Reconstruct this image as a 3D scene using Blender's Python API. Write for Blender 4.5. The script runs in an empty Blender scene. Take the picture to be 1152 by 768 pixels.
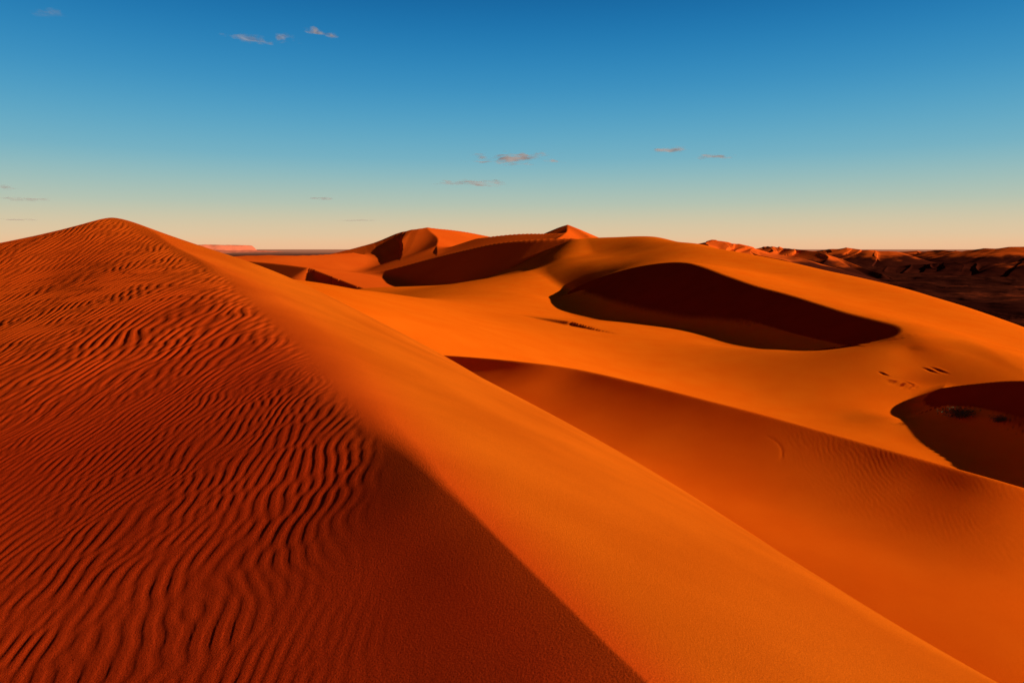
import bpy, math, random
import numpy as np
from mathutils import Vector
rng=np.random.default_rng(7); random.seed(3)
F=768.0; PITCH=math.radians(7.71); SP,CP=math.sin(PITCH),math.cos(PITCH); ZO=50.0
SUN_EL=20.5; SUN_AZ=95.0
def P(u,v,y):
    a=(u-576)/F; b=(384-v)/F
    dy=CP+b*SP; dz=-SP+b*CP
    return (a/dy*y, y, dz/dy*y)
def PP(l): return [P(*q) for q in l]
# ------------------------------------------------ surface tools
class TPS:
    def __init__(s,pts,lam=0.0):
        p=np.array(pts,float); s.xy=p[:,:2]; n=len(p)
        s.sc=np.abs(s.xy).max(); X=s.xy/s.sc
        d2=((X[:,None]-X[None])**2).sum(-1)
        K=0.5*d2*np.log(d2+1e-12)+lam*np.eye(n)
        A=np.zeros((n+3,n+3)); A[:n,:n]=K; A[:n,n]=1; A[:n,n+1:]=X; A[n,:n]=1; A[n+1:,:n]=X.T
        s.w=np.linalg.solve(A,np.concatenate([p[:,2],[0,0,0]])); s.X=X
    def __call__(s,x,y):
        sh=x.shape; x=(x/s.sc).ravel(); y=(y/s.sc).ravel()
        z=s.w[-3]+s.w[-2]*x+s.w[-1]*y
        for (a,b),w in zip(s.X,s.w[:-3]):
            d2=(x-a)**2+(y-b)**2
            z+=w*0.5*d2*np.log(d2+1e-12)
        return z.reshape(sh)
def smin(a,b,k):
    h=np.clip(k-np.abs(a-b),0,None)/k
    return np.minimum(a,b)-h*h*k*0.25
def smax(a,b,k): return -smin(-a,-b,k)
def sstep(a,b,x):
    t=np.clip((x-a)/(b-a),0,1); return t*t*(3-2*t)
_ng=rng.random((256,256)).astype(np.float64)*2-1
def noise(x,y):
    xi=np.floor(x).astype(int); yi=np.floor(y).astype(int)
    fx=x-xi; fy=y-yi; fx=fx*fx*fx*(fx*(fx*6-15)+10); fy=fy*fy*fy*(fy*(fy*6-15)+10)
    a=_ng[xi%256,yi%256]; b=_ng[(xi+1)%256,yi%256]; c=_ng[xi%256,(yi+1)%256]; d=_ng[(xi+1)%256,(yi+1)%256]
    return (a*(1-fx)+b*fx)*(1-fy)+(c*(1-fx)+d*fx)*fy
def fbm(x,y,o=4):
    s=0;a=1;t=0
    for i in range(o):
        s=s+a*noise(x*2**i+17.3*i,y*2**i+5.1*i); t+=a; a*=0.5
    return s/t
def polyd(x,y,pl):
    best=np.full(x.shape,1e9); side=np.zeros(x.shape); zz=np.zeros(x.shape)
    for (x0,y0,z0),(x1,y1,z1) in zip(pl[:-1],pl[1:]):
        dx,dy=x1-x0,y1-y0; L=dx*dx+dy*dy
        t=np.clip(((x-x0)*dx+(y-y0)*dy)/L,0,1)
        ex=x-(x0+t*dx); ey=y-(y0+t*dy); d=np.hypot(ex,ey)
        m=d<best; best=np.where(m,d,best)
        side=np.where(m,np.sign(dx*ey-dy*ex),side); zz=np.where(m,z0+t*(z1-z0),zz)
    return best,side,zz
def smooth_line(pl,k=6):
    """Catmull-Rom through the crest points"""
    p=np.array(pl,float); p=np.vstack([2*p[0]-p[1],p,2*p[-1]-p[-2]]); o=[]
    for i in range(1,len(p)-2):
        for j in range(k):
            t=j/k; a,b,c,d=p[i-1],p[i],p[i+1],p[i+2]
            o.append(tuple(0.5*((2*b)+(-a+c)*t+(2*a-5*b+4*c-d)*t*t+(-a+3*b-3*c+d)*t**3)))
    o.append(tuple(p[-2])); return o
# ripple field
N=3072; PX=0.013
f=np.fft.fftfreq(N,PX)
kx=f[:,None]; ky=np.abs(np.fft.rfftfreq(N,PX))[None,:]
kr=np.hypot(kx,ky)
ang=np.arctan2(ky,np.abs(kx)+1e-9)
k0=1/0.128
G=np.exp(-((kr-k0)/(0.20*k0))**2)*(np.exp(-(ang/0.36)**2))
W=np.fft.rfft2(rng.standard_normal((N,N)))
R=np.fft.irfft2(W*G,s=(N,N)); R/=R.std()
del W,G,kr,ang
R=np.tanh(R*1.3); R=R-0.3*R*R; R=R.astype(np.float32)
def ripple(x,y,turn=0.0,sc=1.0):
    yy=np.clip(y-6.5,0,None); h=yy*yy/(yy+5)
    wx=x-turn*h+0.24*noise(x*0.55,y*0.55)+0.08*noise(x*1.6+9,y*1.6); wy=y+0.15*noise(x*0.5+40,y*0.5)
    X=wx/PX/sc; Y=wy/PX/sc
    xi=np.floor(X).astype(int); yi=np.floor(Y).astype(int); fx=X-xi; fy=Y-yi
    return (R[xi%N,yi%N]*(1-fx)+R[(xi+1)%N,yi%N]*fx)*(1-fy)+(R[xi%N,(yi+1)%N]*(1-fx)+R[(xi+1)%N,(yi+1)%N]*fx)*fy

# ------------------------------------------------ near dune
crest1=PP([(730,768,3.0),(642,684,3.7),(560,604,4.5),(498,542,5.35),(430,474,7.0),(350,385,11.0),(260,310,17.0),(190,273,21.5),(123,245,24.5)])
crest1n=[(3.6,-3,-2.0),(2.2,0,-2.1),(1.4,1.5,-2.08)]
Lp=crest1n+crest1+PP([(600,768,3.13),(450,768,3.37),(250,768,3.68),(0,768,4.13),(520,650,4.17),(450,650,4.33),(300,650,4.68),(120,650,5.13),
   (0,600,6.3),(250,560,6.1),(400,520,6.3),(0,450,10.3),(250,450,8.8),(330,430,9.0),(0,350,16.5),(125,350,14.5),(220,340,14.4),(0,274,24),(60,261,24),(98,252,24.3),(60,303,20),(125,303,19.0)])
Lp+=[(-3,0,-2.75),(0,0,-2.3),(-3,-4,-2.8),(-9,3,-3.6),(-16,12,-3.3),(-26,22,-1.5),(-22,33,-4),(-14,33,-4.5),(0,-5,-2.5),(-22.5,29,-1.6),(-19,29,-1.2),(-16,29,-1.2)]
edge1=PP([(1120,768,6.9),(1000,698,8.6),(900,635,10.5),(800,573,13),(700,510,16.5),(600,455,20.5),(500,402,24.5),(400,350,27),(330,322,27.5),(260,299,27),(205,280,26),(160,265,25.5)])
Rp=crest1n+crest1+edge1
for (x,y,z) in edge1:
    k=min(1.0,y/14)
    Rp.append((x+4.2*k+0.6,y+4.6*k+0.6,z-3.9*k-0.5)); Rp.append((x+9*k+1,y+9*k+1,z-8.6*k-0.8))
Rp+=[(9,0,-4.9),(8,-4,-4.6),(15,2,-8),(-20,34,-4),(-15.5,29,-1.5)]
tL=TPS(Lp,5e-5); tR=TPS(Rp,1e-5)
def z1(x,y,det=True):
    a=tL(x,y); b=tR(x,y)
    r=np.hypot(x,y)
    z=smin(a,b,0.01+0.46*sstep(4.3,12,r)-0.45*sstep(15,22,r)+0.02*sstep(3.5,7,r))
    d,s,_=polyd(x,y,crest1n+crest1)
    left=(s>0)
    wid=1.5*(1-sstep(4.0,6.8,y))+0.05
    m=np.where(left,sstep(0.0,1.0,(d-wid*0.35)/(wid*0.9+0.3)),0)
    m=m*(0.9+0.1*sstep(-0.4,0.3,fbm(x*0.25,y*0.25,2)+0.15))
    m=m*(0.6+0.4*sstep(4.0,7.0,r))*(1+0.9*sstep(7,13,r))
    f1=sstep(9.5,13.5,r+1.2*noise(x*.5,y*.5))
    rp=ripple(x,y,0.22)*(1-f1)+1.8*ripple(x+31,y+7,0.06,1.6)*f1
    z=z+0.0035*m*rp
    z=z+np.where(left,0,0.0004)*rp*sstep(1.5,4,d)*(1-f1)
    z=z+0.02*fbm(x*0.22,y*0.22,3)*sstep(4,10,r)*(1-.8*sstep(10,16,r))+0.003*fbm(x*0.9,y*0.9,2)*(1-.7*f1)
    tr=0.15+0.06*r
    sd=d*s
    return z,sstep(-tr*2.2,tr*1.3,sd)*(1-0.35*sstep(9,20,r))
# ------------------------------------------------ second dune
crest2=PP([(1330,600,17.2),(1152,548,18.3),(1050,519,20),(950,491,22.2),(800,451,26),(700,426,29.5),(650,415,31.5),(600,408,33),(540,402,36),(480,398,40)])
c2=smooth_line([(crest2[0][0]+6,crest2[0][1]-1.5,crest2[0][2]-.7)]+crest2,3)
F2=[]
for i,(x,y,z) in enumerate(c2):
    a=np.array(c2[max(i-2,0)]); b=np.array(c2[min(i+2,len(c2)-1)]); t=(b-a)[:2]; t/=np.hypot(*t); nx,ny=-t[1],t[0]
    if nx*-.6+ny*-.8<0: nx,ny=-nx,-ny
    s0=0.51+0.04*float(sstep(19,30,np.array(y)))
    for d in (0,.7,1.6,2.8,4.4,6.4,9.0):
        if i%2 and d>2: continue
        dd=min(d,6.6); F2.append((x+nx*d,y+ny*d,z-(s0*dd-(s0/10.4)*dd*dd)-.06*max(d-6.6,0)))
B2=list(crest2)
for (x,y,z) in crest2:
    B2.append((x+3.5,y+5,z-2.6)); B2.append((x+7,y+10,z-7)); B2.append((x+14,y+20,z-15))
t2a=TPS(F2,3e-5); t2b=TPS(B2,1e-5)
def z2(x,y,det=True):
    z=smin(t2a(x,y),t2b(x,y),0.10)
    if det:
        z=z+0.0015*ripple(x*1.0+3,y*1.0,0,1.1)*sstep(7.5,11,x)*(0.6+0.4*sstep(-.3,.3,fbm(x*.3+5,y*.3,2)))
        z=z+0.02*fbm(x*0.15+3,y*0.15,3)
        cx,cy,_=P(845,497,22.6); rr=np.hypot(x-cx,y-cy); an=np.arctan2(y-cy,x-cx)
        z=z-0.008*np.exp(-((rr-1.0)/0.05)**2)*sstep(-.9,-.5,an)*(1-sstep(.5,.9,an))
    return z
# ------------------------------------------------ middle dunes
K=smooth_line(PP([(988,385,60.2),(1004,379,60.0),(1013,372,60.8),(1003,364,64),(950,350,72),(900,334,82),(850,320,92),(812,307,101),(775,295,111),(735,297,123),(700,304,134),(665,315,144),(640,327,151)]))
KB=smooth_line([(33,20,-6.5),(33.7,31,-7.0),(34,38,-7.7)]+PP([(1152,428,44),(1100,431,47.5),(1062,436,50.5)])+[(35.0,53.5,-11.0)])
common=PP([(632,290,200),(645,270,225),(600,303,200)])
sky4=PP([(740,267,212),(800,278,188),(860,293,165),(930,309,148),(1000,325,130),(1075,347,115),(1152,373,100),(1230,402,88)])
Wp=common+K[::3]+sky4+PP([(690,268,225),(740,284,165),(700,279,200),(670,284,202),(1000,348,85),(1080,372,72),(1152,395,62),(860,306,125),(930,324,105),(830,294,140)])
for (x,y,z) in sky4: Wp+= [(x+12,y+12,z-9),(x+26,y+26,z-24)]
Wp+=[(40,52,-9.5),(48,45,-9.5),(30,50,-11.5),(20,255,-5),(-10,245,-12),(25,146,-3.6),(18.5,166,-4.2),(30,165,-1.8),(15,182,-3.4),(27,182,-1.9),(6,182,-6),(-6,182,-9.5),(-15,200,-12)]
tW=TPS(Wp,3e-6)
Bp=common+PP([(500,388,41),(600,400,47),(700,405,60),(850,440,53),(950,470,46),(1000,420,54),(400,350,42),(330,314,62),(450,347,52),(540,352,80),
  (622,350,108),(600,333,130),(628,331,146),(660,362,98),(750,376,83),(880,393,65.5),(950,391,60.5),(1003,470,45),(1010,495,40),(1050,520,35),
  (1025,395,57),(1026,378,59.5),(1040,384,58),(1000,397,57),(1048,436,52),(1100,404,60),(1152,406,55),(560,311,205),(460,324,212),(400,326,225)])
Bp+=[(5,30,-9.5),(12,22,-11),(20,18,-11.5),(0,36,-7.6),(-8,38,-4.9),(-16,40,-2.6),(-3,30,-7),(29,45,-12),(29.5,48.5,-11.8),(28,37,-12),(26,30,-12.2),(29.5,70,-11.0),(31,65,-10.2),(29,82,-11.5),(23,92,-11.5),(20,104,-11.3),(17,118,-11.3),(12,130,-10.6),
  (45,80,-14),(52,100,-15),(40,120,-14),(36,150,-14),(28,170,-12),(6,182,-5.6),(-2,182,-7.0),(7,166,-7.0),(-45,110,-13),(-30,95,-6),(-36,55,-3),(45,35,-14),(-70,230,-20),(0,255,-14),(6,228,-7),(-8,234,-11),(40,200,-10),
  (60,62,-18),(80,80,-24),(110,100,-45),(90,150,-45),(70,220,-40),(130,60,-45),(100,40,-40),(70,120,-30)]
tB=TPS(Bp,3e-6)
KS=smooth_line(PP([(640,361,83),(592,355.5,90),(548,352,99)]))
def z3(x,y,det=True):
    b=tB(x,y); w=tW(x,y)
    d,sd,_=polyd(x,y,sky4)
    w=w-np.where(sd>0,0.45*np.clip(d-10,0,None),0)
    w=w-0.30*np.clip(58.5-y,0,None)-0.9*np.clip(31.0-x,0,None)*(1-sstep(66,76,y))-1.2*np.clip(59.4-y,0,None)*(1-sstep(33,40,x))
    d,sd,zc=polyd(x,y,K)
    s=np.where(sd>0,zc-0.56*d,zc+0.56*d)
    w=smin(w,s,0.15)
    z=smax(b,w,0.6+3.0*sstep(1.5,5,zc-b)*sstep(2,6,d)*(sd>0)*sstep(60,64,y)+1.8*(1-sstep(57,60,y)))
    d,sd,zc=polyd(x,y,KS)
    z=smax(z,zc-np.where(sd>0,0.62,0.10)*d,0.25)
    d,sd,zc=polyd(x,y,KB)
    z=smax(z,zc-np.where(sd>0,0.56*d,0.14*d),0.5+2.2*sstep(1,3.5,zc-z)*sstep(1,4,d))
    if det:
        r=np.hypot(x,y)
        z=z+0.2*fbm(x*0.04,y*0.04,3)*sstep(40,90,r)
        for (u,v,yy,l) in [(1000,428,53,.35),(1009,430,52.6,.5),(1019,431,52.3,.5),(1029,433,52.3,.3),(1045,424,54,.3),(1056,426,53.8,.35),(993,424,54,.25)]:
            px,py,_=P(u,v,yy)
            ex=(x-px)*0.85+(y-py)*0.53; ey=-(x-px)*0.53+(y-py)*0.85
            z=z-0.055*np.exp(-(ex/0.10)**2-(ey/(l*1.2))**2)+0.035*np.exp(-((ex-.2)/0.10)**2-(ey/(l*1.2))**2)
    return z
# ------------------------------------------------ mesh builders
def grid_mesh(name,X,Y,Z,mat,keep=None,attr=None):
    nr,nc=X.shape
    co=np.stack([X,Y,Z+ZO],-1).reshape(-1,3).astype(np.float32)
    i=np.arange(nr*nc).reshape(nr,nc)
    q=np.stack([i[:-1,:-1],i[:-1,1:],i[1:,1:],i[1:,:-1]],-1)
    if keep is not None:
        k=keep[:-1,:-1]|keep[1:,:-1]|keep[:-1,1:]|keep[1:,1:]; q=q[k]
    q=q.reshape(-1,4)
    a,b,c=co[q[0,0]],co[q[0,1]],co[q[0,2]]
    if np.cross(b-a,c-a)[2]<0: q=q[:,::-1]
    used=np.zeros(len(co),bool); used[q.ravel()]=True
    rm=np.cumsum(used)-1; co=co[used]; q=rm[q]
    me=bpy.data.meshes.new(name)
    me.vertices.add(len(co)); me.vertices.foreach_set("co",co.ravel())
    me.loops.add(q.size); me.loops.foreach_set("vertex_index",np.ascontiguousarray(q).ravel().astype(np.int32))
    me.polygons.add(len(q)); me.polygons.foreach_set("loop_start",np.arange(0,q.size,4,dtype=np.int32))
    me.polygons.foreach_set("use_smooth",np.ones(len(q),bool))
    me.update(calc_edges=True); me.materials.append(mat)
    if attr is not None:
        at=me.attributes.new("shade_side","FLOAT","POINT"); at.data.foreach_set("value",attr.ravel()[used].astype(np.float32))
    ob=bpy.data.objects.new(name,me); bpy.context.collection.objects.link(ob)
    return ob
def polar(th,r):
    t=np.radians(th); T,Rr=np.meshgrid(t,r); return np.sin(T)*Rr,np.cos(T)*Rr
def rows(r0,r1,rel,lo,hi):
    o=[r0]
    while o[-1]<r1: o.append(o[-1]+min(max(o[-1]*rel,lo),hi))
    return np.array(o)
def ths(a,b,st):
    l=list(np.arange(a,b,st)); out=[]
    t=a
    while t>-78: t-=max(st,min(2.0,(a-t)*0.12+st)); out.append(t)
    out=out[::-1]+l; t=b
    while t<78: out.append(t); t+=max(st,min(2.0,(t-b)*0.12+st))
    return np.array(out)
# ------------------------------------------------ materials
def nt(name):
    m=bpy.data.materials.new(name); m.use_nodes=True; return m,m.node_tree.nodes,m.node_tree.links,m.node_tree.nodes["Principled BSDF"]
def sand(name,c1,c2,grain=1.0,nscale=0.35,red=None,slip_shade=None,low=None):
    m,n,l,b=nt(name)
    g=n.new("ShaderNodeNewGeometry")
    n1=n.new("ShaderNodeTexNoise"); n1.inputs["Scale"].default_value=nscale; n1.inputs["Detail"].default_value=4
    n2=n.new("ShaderNodeTexNoise"); n2.inputs["Scale"].default_value=80; n2.inputs["Detail"].default_value=3
    l.new(g.outputs["Position"],n1.inputs["Vector"]); l.new(g.outputs["Position"],n2.inputs["Vector"])
    ad=n.new("ShaderNodeMath"); ad.operation='MULTIPLY_ADD'; ad.inputs[1].default_value=0.5
    mm=n.new("ShaderNodeMath"); mm.operation='MULTIPLY'; mm.inputs[1].default_value=0.5
    l.new(n2.outputs[0],mm.inputs[0]); l.new(n1.outputs[0],ad.inputs[0]); l.new(mm.outputs[0],ad.inputs[2])
    def ramp(a,c):
        cr=n.new("ShaderNodeValToRGB"); cr.color_ramp.elements[0].position=0.40; cr.color_ramp.elements[1].position=0.60
        cr.color_ramp.elements[0].color=(*a,1); cr.color_ramp.elements[1].color=(*c,1); l.new(ad.outputs[0],cr.inputs[0]); return cr.outputs[0]
    col=ramp(c1,c2)
    if red:  # flank away from the sun painted redder and darker, as in shade
        at=n.new("ShaderNodeAttribute"); at.attribute_name="shade_side"
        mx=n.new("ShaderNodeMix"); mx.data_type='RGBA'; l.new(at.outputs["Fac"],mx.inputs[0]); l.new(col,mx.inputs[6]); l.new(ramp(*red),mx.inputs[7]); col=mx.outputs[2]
    if slip_shade:  # steep slopes painted darker, deepening the shade inside the hollows
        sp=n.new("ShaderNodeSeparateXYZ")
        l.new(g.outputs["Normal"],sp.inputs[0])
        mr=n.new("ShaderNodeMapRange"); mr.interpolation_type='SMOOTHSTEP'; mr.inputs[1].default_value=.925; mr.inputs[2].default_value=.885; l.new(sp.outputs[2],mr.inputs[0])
        mx=n.new("ShaderNodeMix"); mx.data_type='RGBA'; l.new(mr.outputs[0],mx.inputs[0]); l.new(col,mx.inputs[6]); l.new(ramp(*slip_shade),mx.inputs[7]); col=mx.outputs[2]
    if low:   # dark gravel colour at the foot, painted so the sand tips look sunlit
        s2=n.new("ShaderNodeSeparateXYZ"); l.new(g.outputs["Position"],s2.inputs[0])
        n5=n.new("ShaderNodeTexNoise"); n5.inputs["Scale"].default_value=0.02; n5.inputs["Detail"].default_value=6; l.new(g.outputs["Position"],n5.inputs["Vector"])
        a5=n.new("ShaderNodeMath"); a5.operation='MULTIPLY_ADD'; a5.inputs[1].default_value=60; l.new(n5.outputs[0],a5.inputs[0]); l.new(s2.outputs[2],a5.inputs[2])
        mr=n.new("ShaderNodeMapRange"); mr.interpolation_type='SMOOTHSTEP'; mr.inputs[1].default_value=low[0]+30; mr.inputs[2].default_value=low[1]+30; l.new(a5.outputs[0],mr.inputs[0])
        mx=n.new("ShaderNodeMix"); mx.data_type='RGBA'; l.new(mr.outputs[0],mx.inputs[0]); mx.inputs[6].default_value=(.08,.012,.006,1); l.new(col,mx.inputs[7]); col=mx.outputs[2]
    l.new(col,b.inputs["Base Color"])
    b.inputs["Roughness"].default_value=1; b.inputs["Specular IOR Level"].default_value=0.0
    n3=n.new("ShaderNodeTexNoise"); n3.inputs["Scale"].default_value=70; n3.inputs["Detail"].default_value=5; n3.inputs["Roughness"].default_value=0.7
    l.new(g.outputs["Position"],n3.inputs["Vector"])
    bp=n.new("ShaderNodeBump"); bp.inputs["Strength"].default_value=0.95*grain; bp.inputs["Distance"].default_value=0.014
    l.new(n3.outputs[0],bp.inputs["Height"]); l.new(bp.outputs[0],b.inputs["Normal"])
    return m
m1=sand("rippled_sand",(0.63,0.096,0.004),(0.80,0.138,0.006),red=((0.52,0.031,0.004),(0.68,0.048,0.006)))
m2=sand("orange_sand",(0.96,0.132,0.003),(0.99,0.158,0.005),slip_shade=((0.32,0.022,0.002),(0.38,0.028,0.003)))
m2b=sand("smooth_sand",(0.90,0.108,0.003),(0.99,0.140,0.005))
m3=sand("far_sand",(0.84,0.092,0.006),(0.94,0.118,0.008),nscale=0.05)
m4=sand("distant_sand",(0.90,0.105,0.010),(0.98,0.130,0.013),nscale=0.01,low=(20,40))
def gravel():
    m,n,l,b=nt("dark_gravel")
    g=n.new("ShaderNodeNewGeometry")
    mp=n.new("ShaderNodeMapping"); mp.inputs["Scale"].default_value=(0.006,0.006,0.006); l.new(g.outputs["Position"],mp.inputs[0])
    n1=n.new("ShaderNodeTexNoise"); n1.inputs["Scale"].default_value=1; n1.inputs["Detail"].default_value=10; n1.inputs["Roughness"].default_value=0.75
    l.new(mp.outputs[0],n1.inputs["Vector"])
    cr=n.new("ShaderNodeValToRGB"); e=cr.color_ramp.elements
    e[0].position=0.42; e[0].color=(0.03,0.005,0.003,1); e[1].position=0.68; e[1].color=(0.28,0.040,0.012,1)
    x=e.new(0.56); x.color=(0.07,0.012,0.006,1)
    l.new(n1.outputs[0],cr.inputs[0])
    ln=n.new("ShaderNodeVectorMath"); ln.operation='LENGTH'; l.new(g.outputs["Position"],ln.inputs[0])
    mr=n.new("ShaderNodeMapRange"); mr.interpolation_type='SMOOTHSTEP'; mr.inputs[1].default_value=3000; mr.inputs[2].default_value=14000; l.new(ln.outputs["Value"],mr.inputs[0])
    mx=n.new("ShaderNodeMix"); mx.data_type='RGBA'; mx.inputs[7].default_value=(0.62,0.24,0.16,1); l.new(mr.outputs[0],mx.inputs[0]); l.new(cr.outputs[0],mx.inputs[6])  # distance haze painted in: gravel turns pale pink far out
    l.new(mx.outputs[2],b.inputs["Base Color"]); b.inputs["Roughness"].default_value=1; b.inputs["Specular IOR Level"].default_value=0
    return m
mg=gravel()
def meta(o,label,cat,struct=True):
    o["label"]=label; o["category"]=cat
    if struct: o["kind"]="structure"
# near dune
th=ths(-38.5,38.5,0.07)
r=np.concatenate([np.linspace(0.03,2.3,60),rows(2.32,34,0.004,0.009,0.026),rows(34.1,60,0.02,0.1,1)])
X,Y=polar(th,r); Z,A=z1(X,Y)
ob=grid_mesh("sand_dune",X,Y,Z,m1,attr=A)
meta(ob,"rippled red sand dune with a sharp curving crest","sand dune")
# second dune
r=rows(7,50,0.0022,0.025,0.08); t=ths(-14,38.5,0.07); X,Y=polar(t,r)
Z=z2(X,Y); ob=grid_mesh("sand_dune",X,Y,Z,m2b,keep=(Z>-12)&(Z<-2))
meta(ob,"smooth low orange dune with shaded flank and fine ripples","sand dune")
# middle
r=np.concatenate([rows(16,61,0.0045,0.06,2),rows(61.3,68,0.0,0.07,1),rows(68.3,290,0.0045,0.06,2)]); X,Y=polar(th,r); Z=z3(X,Y)
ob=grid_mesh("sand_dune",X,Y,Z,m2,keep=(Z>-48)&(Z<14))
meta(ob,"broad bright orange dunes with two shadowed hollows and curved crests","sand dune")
# ------------------------------------------------ far dunes
def dunes(x,y,lines,base,nz=1.0):
    wx=x+4*noise(x*0.02,y*0.02)*nz; wy=y+4*noise(x*0.02+50,y*0.02)*nz
    z=base
    for pl,sl,sr in lines:
        d,s,zc=polyd(wx,wy,smooth_line(pl,4))
        h=zc-np.where(s>0,sl,sr)*d
        z=smax(z,h,2.5)
    return z
E=[
 (PP([(645,268,225),(610,269,232),(570,273,242),(530,282,252),(480,294,265),(430,305,275),(370,315,288)]),0.62,0.2),
 (PP([(375,284,390),(420,273,395),(455,261,400),(484,257,400),(520,260,420),(550,266,440)]),0.26,0.28),
 (PP([(484,257,400),(490,266,372),(488,276,345)])[::-1],0.34,0.26),
 (PP([(618,262,332),(633,254,320),(655,265,305)]),0.4,0.4),
 (PP([(633,254,320),(628,262,300),(618,269,282)])[::-1],0.40,0.40),
 (PP([(540,268,340),(580,263,320),(620,263,300)]),0.32,0.28),
 (PP([(235,290,330),(290,287,340),(340,287,350),(392,284,370)]),0.34,0.22),
 (PP([(355,301,260),(310,296,290),(255,292,330),(190,291,380)]),0.5,0.14),
]
def zF(x,y):
    r=np.hypot(x,y)
    base=-17-33*sstep(250,800,r)-36*sstep(0,90,x-0.12*y-10)
    rid=1-np.abs(noise(x*0.012+0.3*noise(x*.01,y*.01),y*0.009+7))*2
    base=base+2*rid*sstep(140,200,r)*(1-sstep(500,800,r))
    return dunes(x,y,E,base)
r=rows(170,950,0.005,0.2,8); X,Y=polar(ths(-38.5,20,0.07),r); Z=zF(X,Y)
ob=grid_mesh("sand_dune",X,Y,Z,m3,keep=Z>-50.5)
meta(ob,"high pointed dunes with lit faces and shaded slopes","sand dune")
# plain to horizon
r=rows(70,70000,0.009,0.5,2000); X,Y=polar(ths(-38.5,38.5,0.1),r)
rr=np.hypot(X,Y)
Z=-51+ (3.0*fbm(X*0.012,Y*0.012,6)+3*(0.4-np.abs(noise(X*.006,Y*.004)))+1.8*(1-2*np.abs(noise(X*.05,Y*.03))))*sstep(80,300,rr)*(1-0.8*sstep(3000,9000,rr))
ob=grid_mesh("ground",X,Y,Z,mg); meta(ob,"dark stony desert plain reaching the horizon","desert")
def rng_dune(cr,label,w,arms=5,seed=0,mat=m4,jag=0.07):
    rs=random.Random(seed); pl0=smooth_line(PP(cr),4); pl=[]
    for i,q in enumerate(pl0):
        h=q[2]+50; dz=-jag*h*rs.uniform(0,1)*(0.3 if i%4==0 else 1)
        pl.append((q[0]+rs.uniform(-.1,.1)*h,q[1]+rs.uniform(-.3,.3)*h,q[2]+dz))
    lines=[(pl,0.35,0.24)]
    n=len(pl)
    for k in range(arms):
        i=int((k+rs.uniform(.2,.8))/arms*(n-1)); a=np.array(pl[i]); h=a[2]+50
        L=h*rs.uniform(2.0,3.4); an=rs.uniform(-0.3,0.8)
        b=a+np.array([math.sin(an)*-L*.5,-L*.5,-h*rs.uniform(.25,.42)]); c=b+np.array([math.sin(an+rs.uniform(-.8,.8))*-L*.5,-L*.5,-h*.45])
        lines.append((smooth_line([tuple(c),tuple(b),tuple(a)],4),0.50,0.40))
    A=np.array(pl); x0,x1=A[:,0].min()-w,A[:,0].max()+w; y0,y1=A[:,1].min()-w*1.3,A[:,1].max()+w
    st=(x1-x0)/520
    X,Y=np.meshgrid(np.linspace(x0,x1,520),np.linspace(y0,y1,int(min(500,(y1-y0)/st/1.3))))
    sc=w/120.0
    wx=X+12*sc*noise(X*.016/sc,Y*.016/sc); wy=Y+12*sc*noise(X*.016/sc+9,Y*.016/sc)
    Z=np.full(X.shape,-90.0)
    for p,a_,b_ in lines:
        d,s,zc=polyd(wx,wy,p); Z=smax(Z,zc-np.where(s>0,a_,b_)*d,2.0)
    Z=Z+2.2*fbm(X*.02/sc,Y*.02/sc,3)*sc-1
    o=grid_mesh("sand_dune",X,Y,Z,mat,keep=Z>-58); meta(o,label,"sand dune"); return o
rng_dune([(760,276,1150),(780,271,1180),(796,269,1200),(812,273,1180),(832,276,1160),(860,281,1130)],"pointed distant dune glowing orange on its sunlit side",190,8,1)
rng_dune([(825,279,1500),(845,278,1470),(862,276,1430),(880,276,1400),(898,280,1350),(918,287,1300)],"distant ridged dune rising from the dark plain",190,8,2)
rng_dune([(905,284,2300),(930,281,2250),(950,278,2200),(975,281,2150),(1005,283,2100)],"far small dune on the horizon catching light",220,8,3)
rng_dune([(990,283,2600),(1030,281,2500),(1060,281,2400),(1085,281,2300),(1110,279,2200),(1150,276,2100),(1200,277,2000),(1270,281,1900)],"long far dune range on the horizon",230,16,4)
rng_dune([(1000,299,1500),(1050,296,1450),(1085,294,1400),(1120,295,1350),(1160,292,1300),(1210,293,1250),(1270,297,1200)],"low dune range with rose lit slopes on dark plain",110,22,5)
# mesa
mm_,n,l,b=nt("mesa_rock"); b.inputs["Base Color"].default_value=(0.62,0.15,0.085,1); b.inputs["Roughness"].default_value=1; b.inputs["Specular IOR Level"].default_value=0  # pinkish base colour has distance haze painted in
X,Y=np.meshgrid(np.linspace(-5800,-3300,400),np.linspace(8600,11500,140))
d=np.maximum(np.abs(X+4480+120*noise(X*.004,Y*.004))/480,np.abs(Y-10200+200*noise(X*.003,Y*.002))/900)
Z=-60+118*(1-sstep(0.80,1.0,d))*0.62+44*(1-sstep(0.8,1.9,d))+8*fbm(X*.004,Y*.004,3)-8*np.abs(noise(X*.02,Y*.004))
o=grid_mesh("mesa",X,Y,Z,mm_); meta(o,"flat topped rock mesa on the horizon, painted haze pink","mesa")
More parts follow.
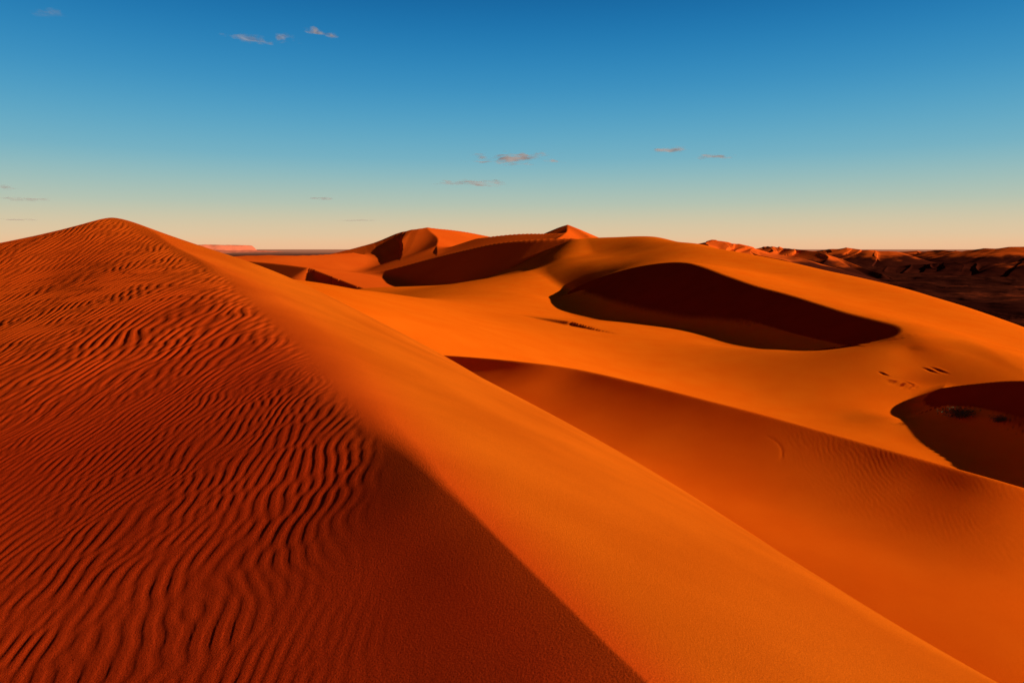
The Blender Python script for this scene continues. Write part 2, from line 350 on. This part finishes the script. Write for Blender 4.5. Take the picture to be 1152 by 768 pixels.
# ------------------------------------------------ shrubs
ml,n,l,b=nt("shrub_leaf"); b.inputs["Base Color"].default_value=(0.08,0.08,0.02,1); b.inputs["Roughness"].default_value=0.9
mt,n,l,b=nt("shrub_twig"); b.inputs["Base Color"].default_value=(0.12,0.07,0.025,1); b.inputs["Roughness"].default_value=0.9
def shrub(u,v,y,w,h,seed):
    rs=random.Random(seed); x,yy,_=P(u,v,y)
    for k in range(600):
        x,yy,zt=P(u,v,27+k*0.1)
        if float(z3(np.array([[x]]),np.array([[yy]]))[0,0])>zt: break
    zz=float(z3(np.array([[x]]),np.array([[yy]]))[0,0])+ZO
    vs=[];fs=[];lv=[];lf=[]
    for k in range(110):
        an=rs.uniform(0,6.283); rad=rs.uniform(0.1,1)*w/2; hh=h*rs.uniform(.3,1)*(1-.5*(rad/(w/2))**2)
        base=Vector((rs.gauss(0,w*.16),rs.gauss(0,w*.08),-0.05)); tip=Vector((math.cos(an)*rad,math.sin(an)*rad,hh))
        mid=base.lerp(tip,.5)+Vector((0,0,hh*.12)); sd=Vector((-math.sin(an),math.cos(an),0))*0.016
        i=len(vs); vs+= [base-sd,base+sd,mid+sd*.7,mid-sd*.7,tip]; fs+=[(i,i+1,i+2,i+3),(i+3,i+2,i+4)]
        for q in range(6):
            t=rs.uniform(.35,1.05); p=base.lerp(tip,t)+Vector((rs.gauss(0,.08),rs.gauss(0,.08),rs.gauss(.02,.03)))*w
            a=Vector((rs.uniform(-1,1),rs.uniform(-1,1),rs.uniform(-1,1))).normalized()*.045*w; c=Vector((rs.uniform(-1,1),rs.uniform(-1,1),rs.uniform(-1,1))).normalized()*.018*w
            i=len(lv); lv+=[p-a,p+c,p+a]; lf.append((i,i+1,i+2))
    me=bpy.data.meshes.new("shrub"); me.from_pydata(vs,[],fs); me.materials.append(mt)
    o=bpy.data.objects.new("shrub",me); o.location=(x,yy,zz); bpy.context.collection.objects.link(o)
    me=bpy.data.meshes.new("foliage"); me.from_pydata(lv,[],lf); me.materials.append(ml)
    c=bpy.data.objects.new("foliage",me); c.parent=o; bpy.context.collection.objects.link(c)
    o["label"]="low dry desert shrub on shaded sand"; o["category"]="shrub"; o["group"]="shrubs in the dune hollow"
for s in [(1080,469,38.5,2.6,.6,1),(1125,474,37,1.3,.38,2)]: shrub(*s)
# ------------------------------------------------ clouds
def cloud(u,v,wpx,depth,alt,seed,dens):
    wpx*=1.5; depth*=1.5
    b=(384-v)/F; dy=CP+b*SP; dz=-SP+b*CP; y=alt/(dz/dy); x=(u-576)/F/dy*y
    w=wpx/F*y
    n_=60; X,Y=np.meshgrid(np.linspace(-1,1,n_),np.linspace(-1,1,n_))
    Z=0.02*w*fbm(X*2+seed,Y*2,3)
    m,n,l,bb=nt("cloud_vapour"); n.remove(bb)
    out=[q for q in n if q.type=='OUTPUT_MATERIAL'][0]
    df=n.new("ShaderNodeBsdfDiffuse"); df.inputs[0].default_value=(.88,.88,.95,1)
    tr=n.new("ShaderNodeBsdfTranslucent"); tr.inputs[0].default_value=(.80,.76,.90,1)
    ad=n.new("ShaderNodeMixShader"); ad.inputs[0].default_value=.6; l.new(df.outputs[0],ad.inputs[1]); l.new(tr.outputs[0],ad.inputs[2])
    tp=n.new("ShaderNodeBsdfTransparent"); mx=n.new("ShaderNodeMixShader")
    tc=n.new("ShaderNodeTexCoord"); mp=n.new("ShaderNodeMapping"); mp.inputs["Location"].default_value=(seed*3.1,seed,0); mp.inputs["Scale"].default_value=(3.6*wpx/60,1.6*wpx/60*depth/w*1.2,1)
    l.new(tc.outputs["UV"],mp.inputs[0])
    ns=n.new("ShaderNodeTexNoise"); ns.inputs["Scale"].default_value=1.0; ns.inputs["Detail"].default_value=6; ns.inputs["Roughness"].default_value=.55; l.new(mp.outputs[0],ns.inputs["Vector"])
    gr=n.new("ShaderNodeVectorMath"); gr.operation='SUBTRACT'; gr.inputs[1].default_value=(.5,.5,0); l.new(tc.outputs["UV"],gr.inputs[0])
    ln=n.new("ShaderNodeVectorMath"); ln.operation='LENGTH'; l.new(gr.outputs[0],ln.inputs[0])
    fa=n.new("ShaderNodeMapRange"); fa.inputs[1].default_value=0.0; fa.inputs[2].default_value=.5; fa.inputs[3].default_value=.22; fa.inputs[4].default_value=-.25; l.new(ln.outputs["Value"],fa.inputs[0])
    sm=n.new("ShaderNodeMath"); sm.operation='ADD'; l.new(ns.outputs[0],sm.inputs[0]); l.new(fa.outputs[0],sm.inputs[1])
    mr=n.new("ShaderNodeMapRange"); mr.interpolation_type='SMOOTHSTEP'; mr.inputs[1].default_value=.42; mr.inputs[2].default_value=.74; mr.inputs[3].default_value=0; mr.inputs[4].default_value=dens; l.new(sm.outputs[0],mr.inputs[0])
    l.new(mr.outputs[0],mx.inputs[0]); l.new(tp.outputs[0],mx.inputs[1]); l.new(ad.outputs[0],mx.inputs[2]); l.new(mx.outputs[0],out.inputs["Surface"])
    o=grid_mesh("cloud",X*w/2,Y*depth/2,Z-ZO,m); o.location=(x,y,alt+ZO); o.rotation_euler=(0,0,-math.atan2(x,y))
    uv=o.data.uv_layers.new(name="UVMap"); vi=np.empty(len(o.data.loops),np.int32); o.data.loops.foreach_get("vertex_index",vi)
    co=np.empty(len(o.data.vertices)*3,np.float32); o.data.vertices.foreach_get("co",co); co=co.reshape(-1,3)
    U=np.stack([co[:,0]/w+.5,co[:,1]/depth+.5],-1)[vi]; uv.data.foreach_set("uv",U.ravel().astype(np.float32))
    o["label"]="small thin wispy cloud drifting in clear sky"; o["category"]="cloud"; o["group"]="small wispy clouds"
for c in [(285,44,66,190,1200,1,.5),(318,42,28,150,1200,12,.55),(361,37,30,190,1200,2,.85),(575,179,95,1400,1200,3,.95),(535,206,85,1100,1300,4,.8),(757,168,42,500,1200,5,.8),(804,176,40,500,1200,6,.85),
          (362,223,36,900,1200,7,.6),(30,224,60,1500,1200,8,.5),(15,247,50,2200,1200,9,.5),(55,15,36,200,1200,10,.2),(405,248,40,2000,1200,11,.4),(5,211,30,1200,1200,13,.5)]: cloud(*c)
# ------------------------------------------------ world and light
sc=bpy.context.scene
w=bpy.data.worlds.new("World"); sc.world=w; w.use_nodes=True; n=w.node_tree.nodes; l=w.node_tree.links
bg=n["Background"]; bg.inputs[1].default_value=0.1
sk=n.new("ShaderNodeTexSky"); sk.sky_type='NISHITA'; sk.sun_disc=False; sk.sun_elevation=math.radians(SUN_EL); sk.sun_rotation=math.radians(SUN_AZ); sk.altitude=800; sk.dust_density=0.6; sk.ozone_density=3
tc=n.new("ShaderNodeTexCoord"); sx=n.new("ShaderNodeSeparateXYZ"); l.new(tc.outputs["Generated"],sx.inputs[0])
cr=n.new("ShaderNodeValToRGB"); el=cr.color_ramp.elements; cr.color_ramp.interpolation='B_SPLINE'
stops=[(0.0,(.86,.49,.28)),(.018,(.82,.57,.33)),(.063,(.45,.56,.44)),(.125,(.15,.45,.57)),(.218,(.03,.28,.55)),(.325,(.0,.13,.38)),(.46,(.01,.018,.08)),(1.0,(.03,.006,.02))]
el[0].position=0; el[0].color=(*stops[0][1],1); el[1].position=1; el[1].color=(*stops[-1][1],1)
for p,c in stops[1:-1]:
    e=el.new(p); e.color=(*c,1)
l.new(sx.outputs[2],cr.inputs[0])
dt=n.new("ShaderNodeVectorMath"); dt.operation='DOT_PRODUCT'; dt.inputs[1].default_value=(-.8,-.6,0); l.new(tc.outputs["Generated"],dt.inputs[0])
mr=n.new("ShaderNodeMapRange"); mr.interpolation_type='SMOOTHSTEP'; mr.inputs[1].default_value=.0; mr.inputs[2].default_value=.55; mr.inputs[3].default_value=10; mr.inputs[4].default_value=1.5; l.new(dt.outputs["Value"],mr.inputs[0])
sc10=n.new("ShaderNodeVectorMath"); sc10.operation='SCALE'; l.new(mr.outputs[0],sc10.inputs["Scale"]); l.new(cr.outputs[0],sc10.inputs[0])
mx=n.new("ShaderNodeMix"); mx.data_type='RGBA'; mx.inputs[0].default_value=0.97; l.new(sk.outputs[0],mx.inputs[6]); l.new(sc10.outputs[0],mx.inputs[7])
l.new(mx.outputs[2],bg.inputs[0])
sd=bpy.data.lights.new("sun","SUN"); sd.energy=5; sd.angle=math.radians(.5); sd.color=(1,.90,.6)
so=bpy.data.objects.new("sun",sd); bpy.context.collection.objects.link(so)
e,a=math.radians(SUN_EL),math.radians(SUN_AZ)
dv=Vector((math.cos(e)*math.sin(a),math.cos(e)*math.cos(a),math.sin(e)))
so.rotation_euler=dv.to_track_quat('Z','Y').to_euler()
so.location=(0,0,ZO+30)
cd=bpy.data.cameras.new("camera"); cd.sensor_width=36; cd.lens=24; cd.clip_start=0.05; cd.clip_end=200000
co=bpy.data.objects.new("camera",cd); co.location=(0,0,ZO); co.rotation_euler=(math.radians(90)-PITCH,0,0); bpy.context.collection.objects.link(co); sc.camera=co
sc.view_settings.view_transform='Standard'; sc.view_settings.look='None'; sc.view_settings.exposure=0
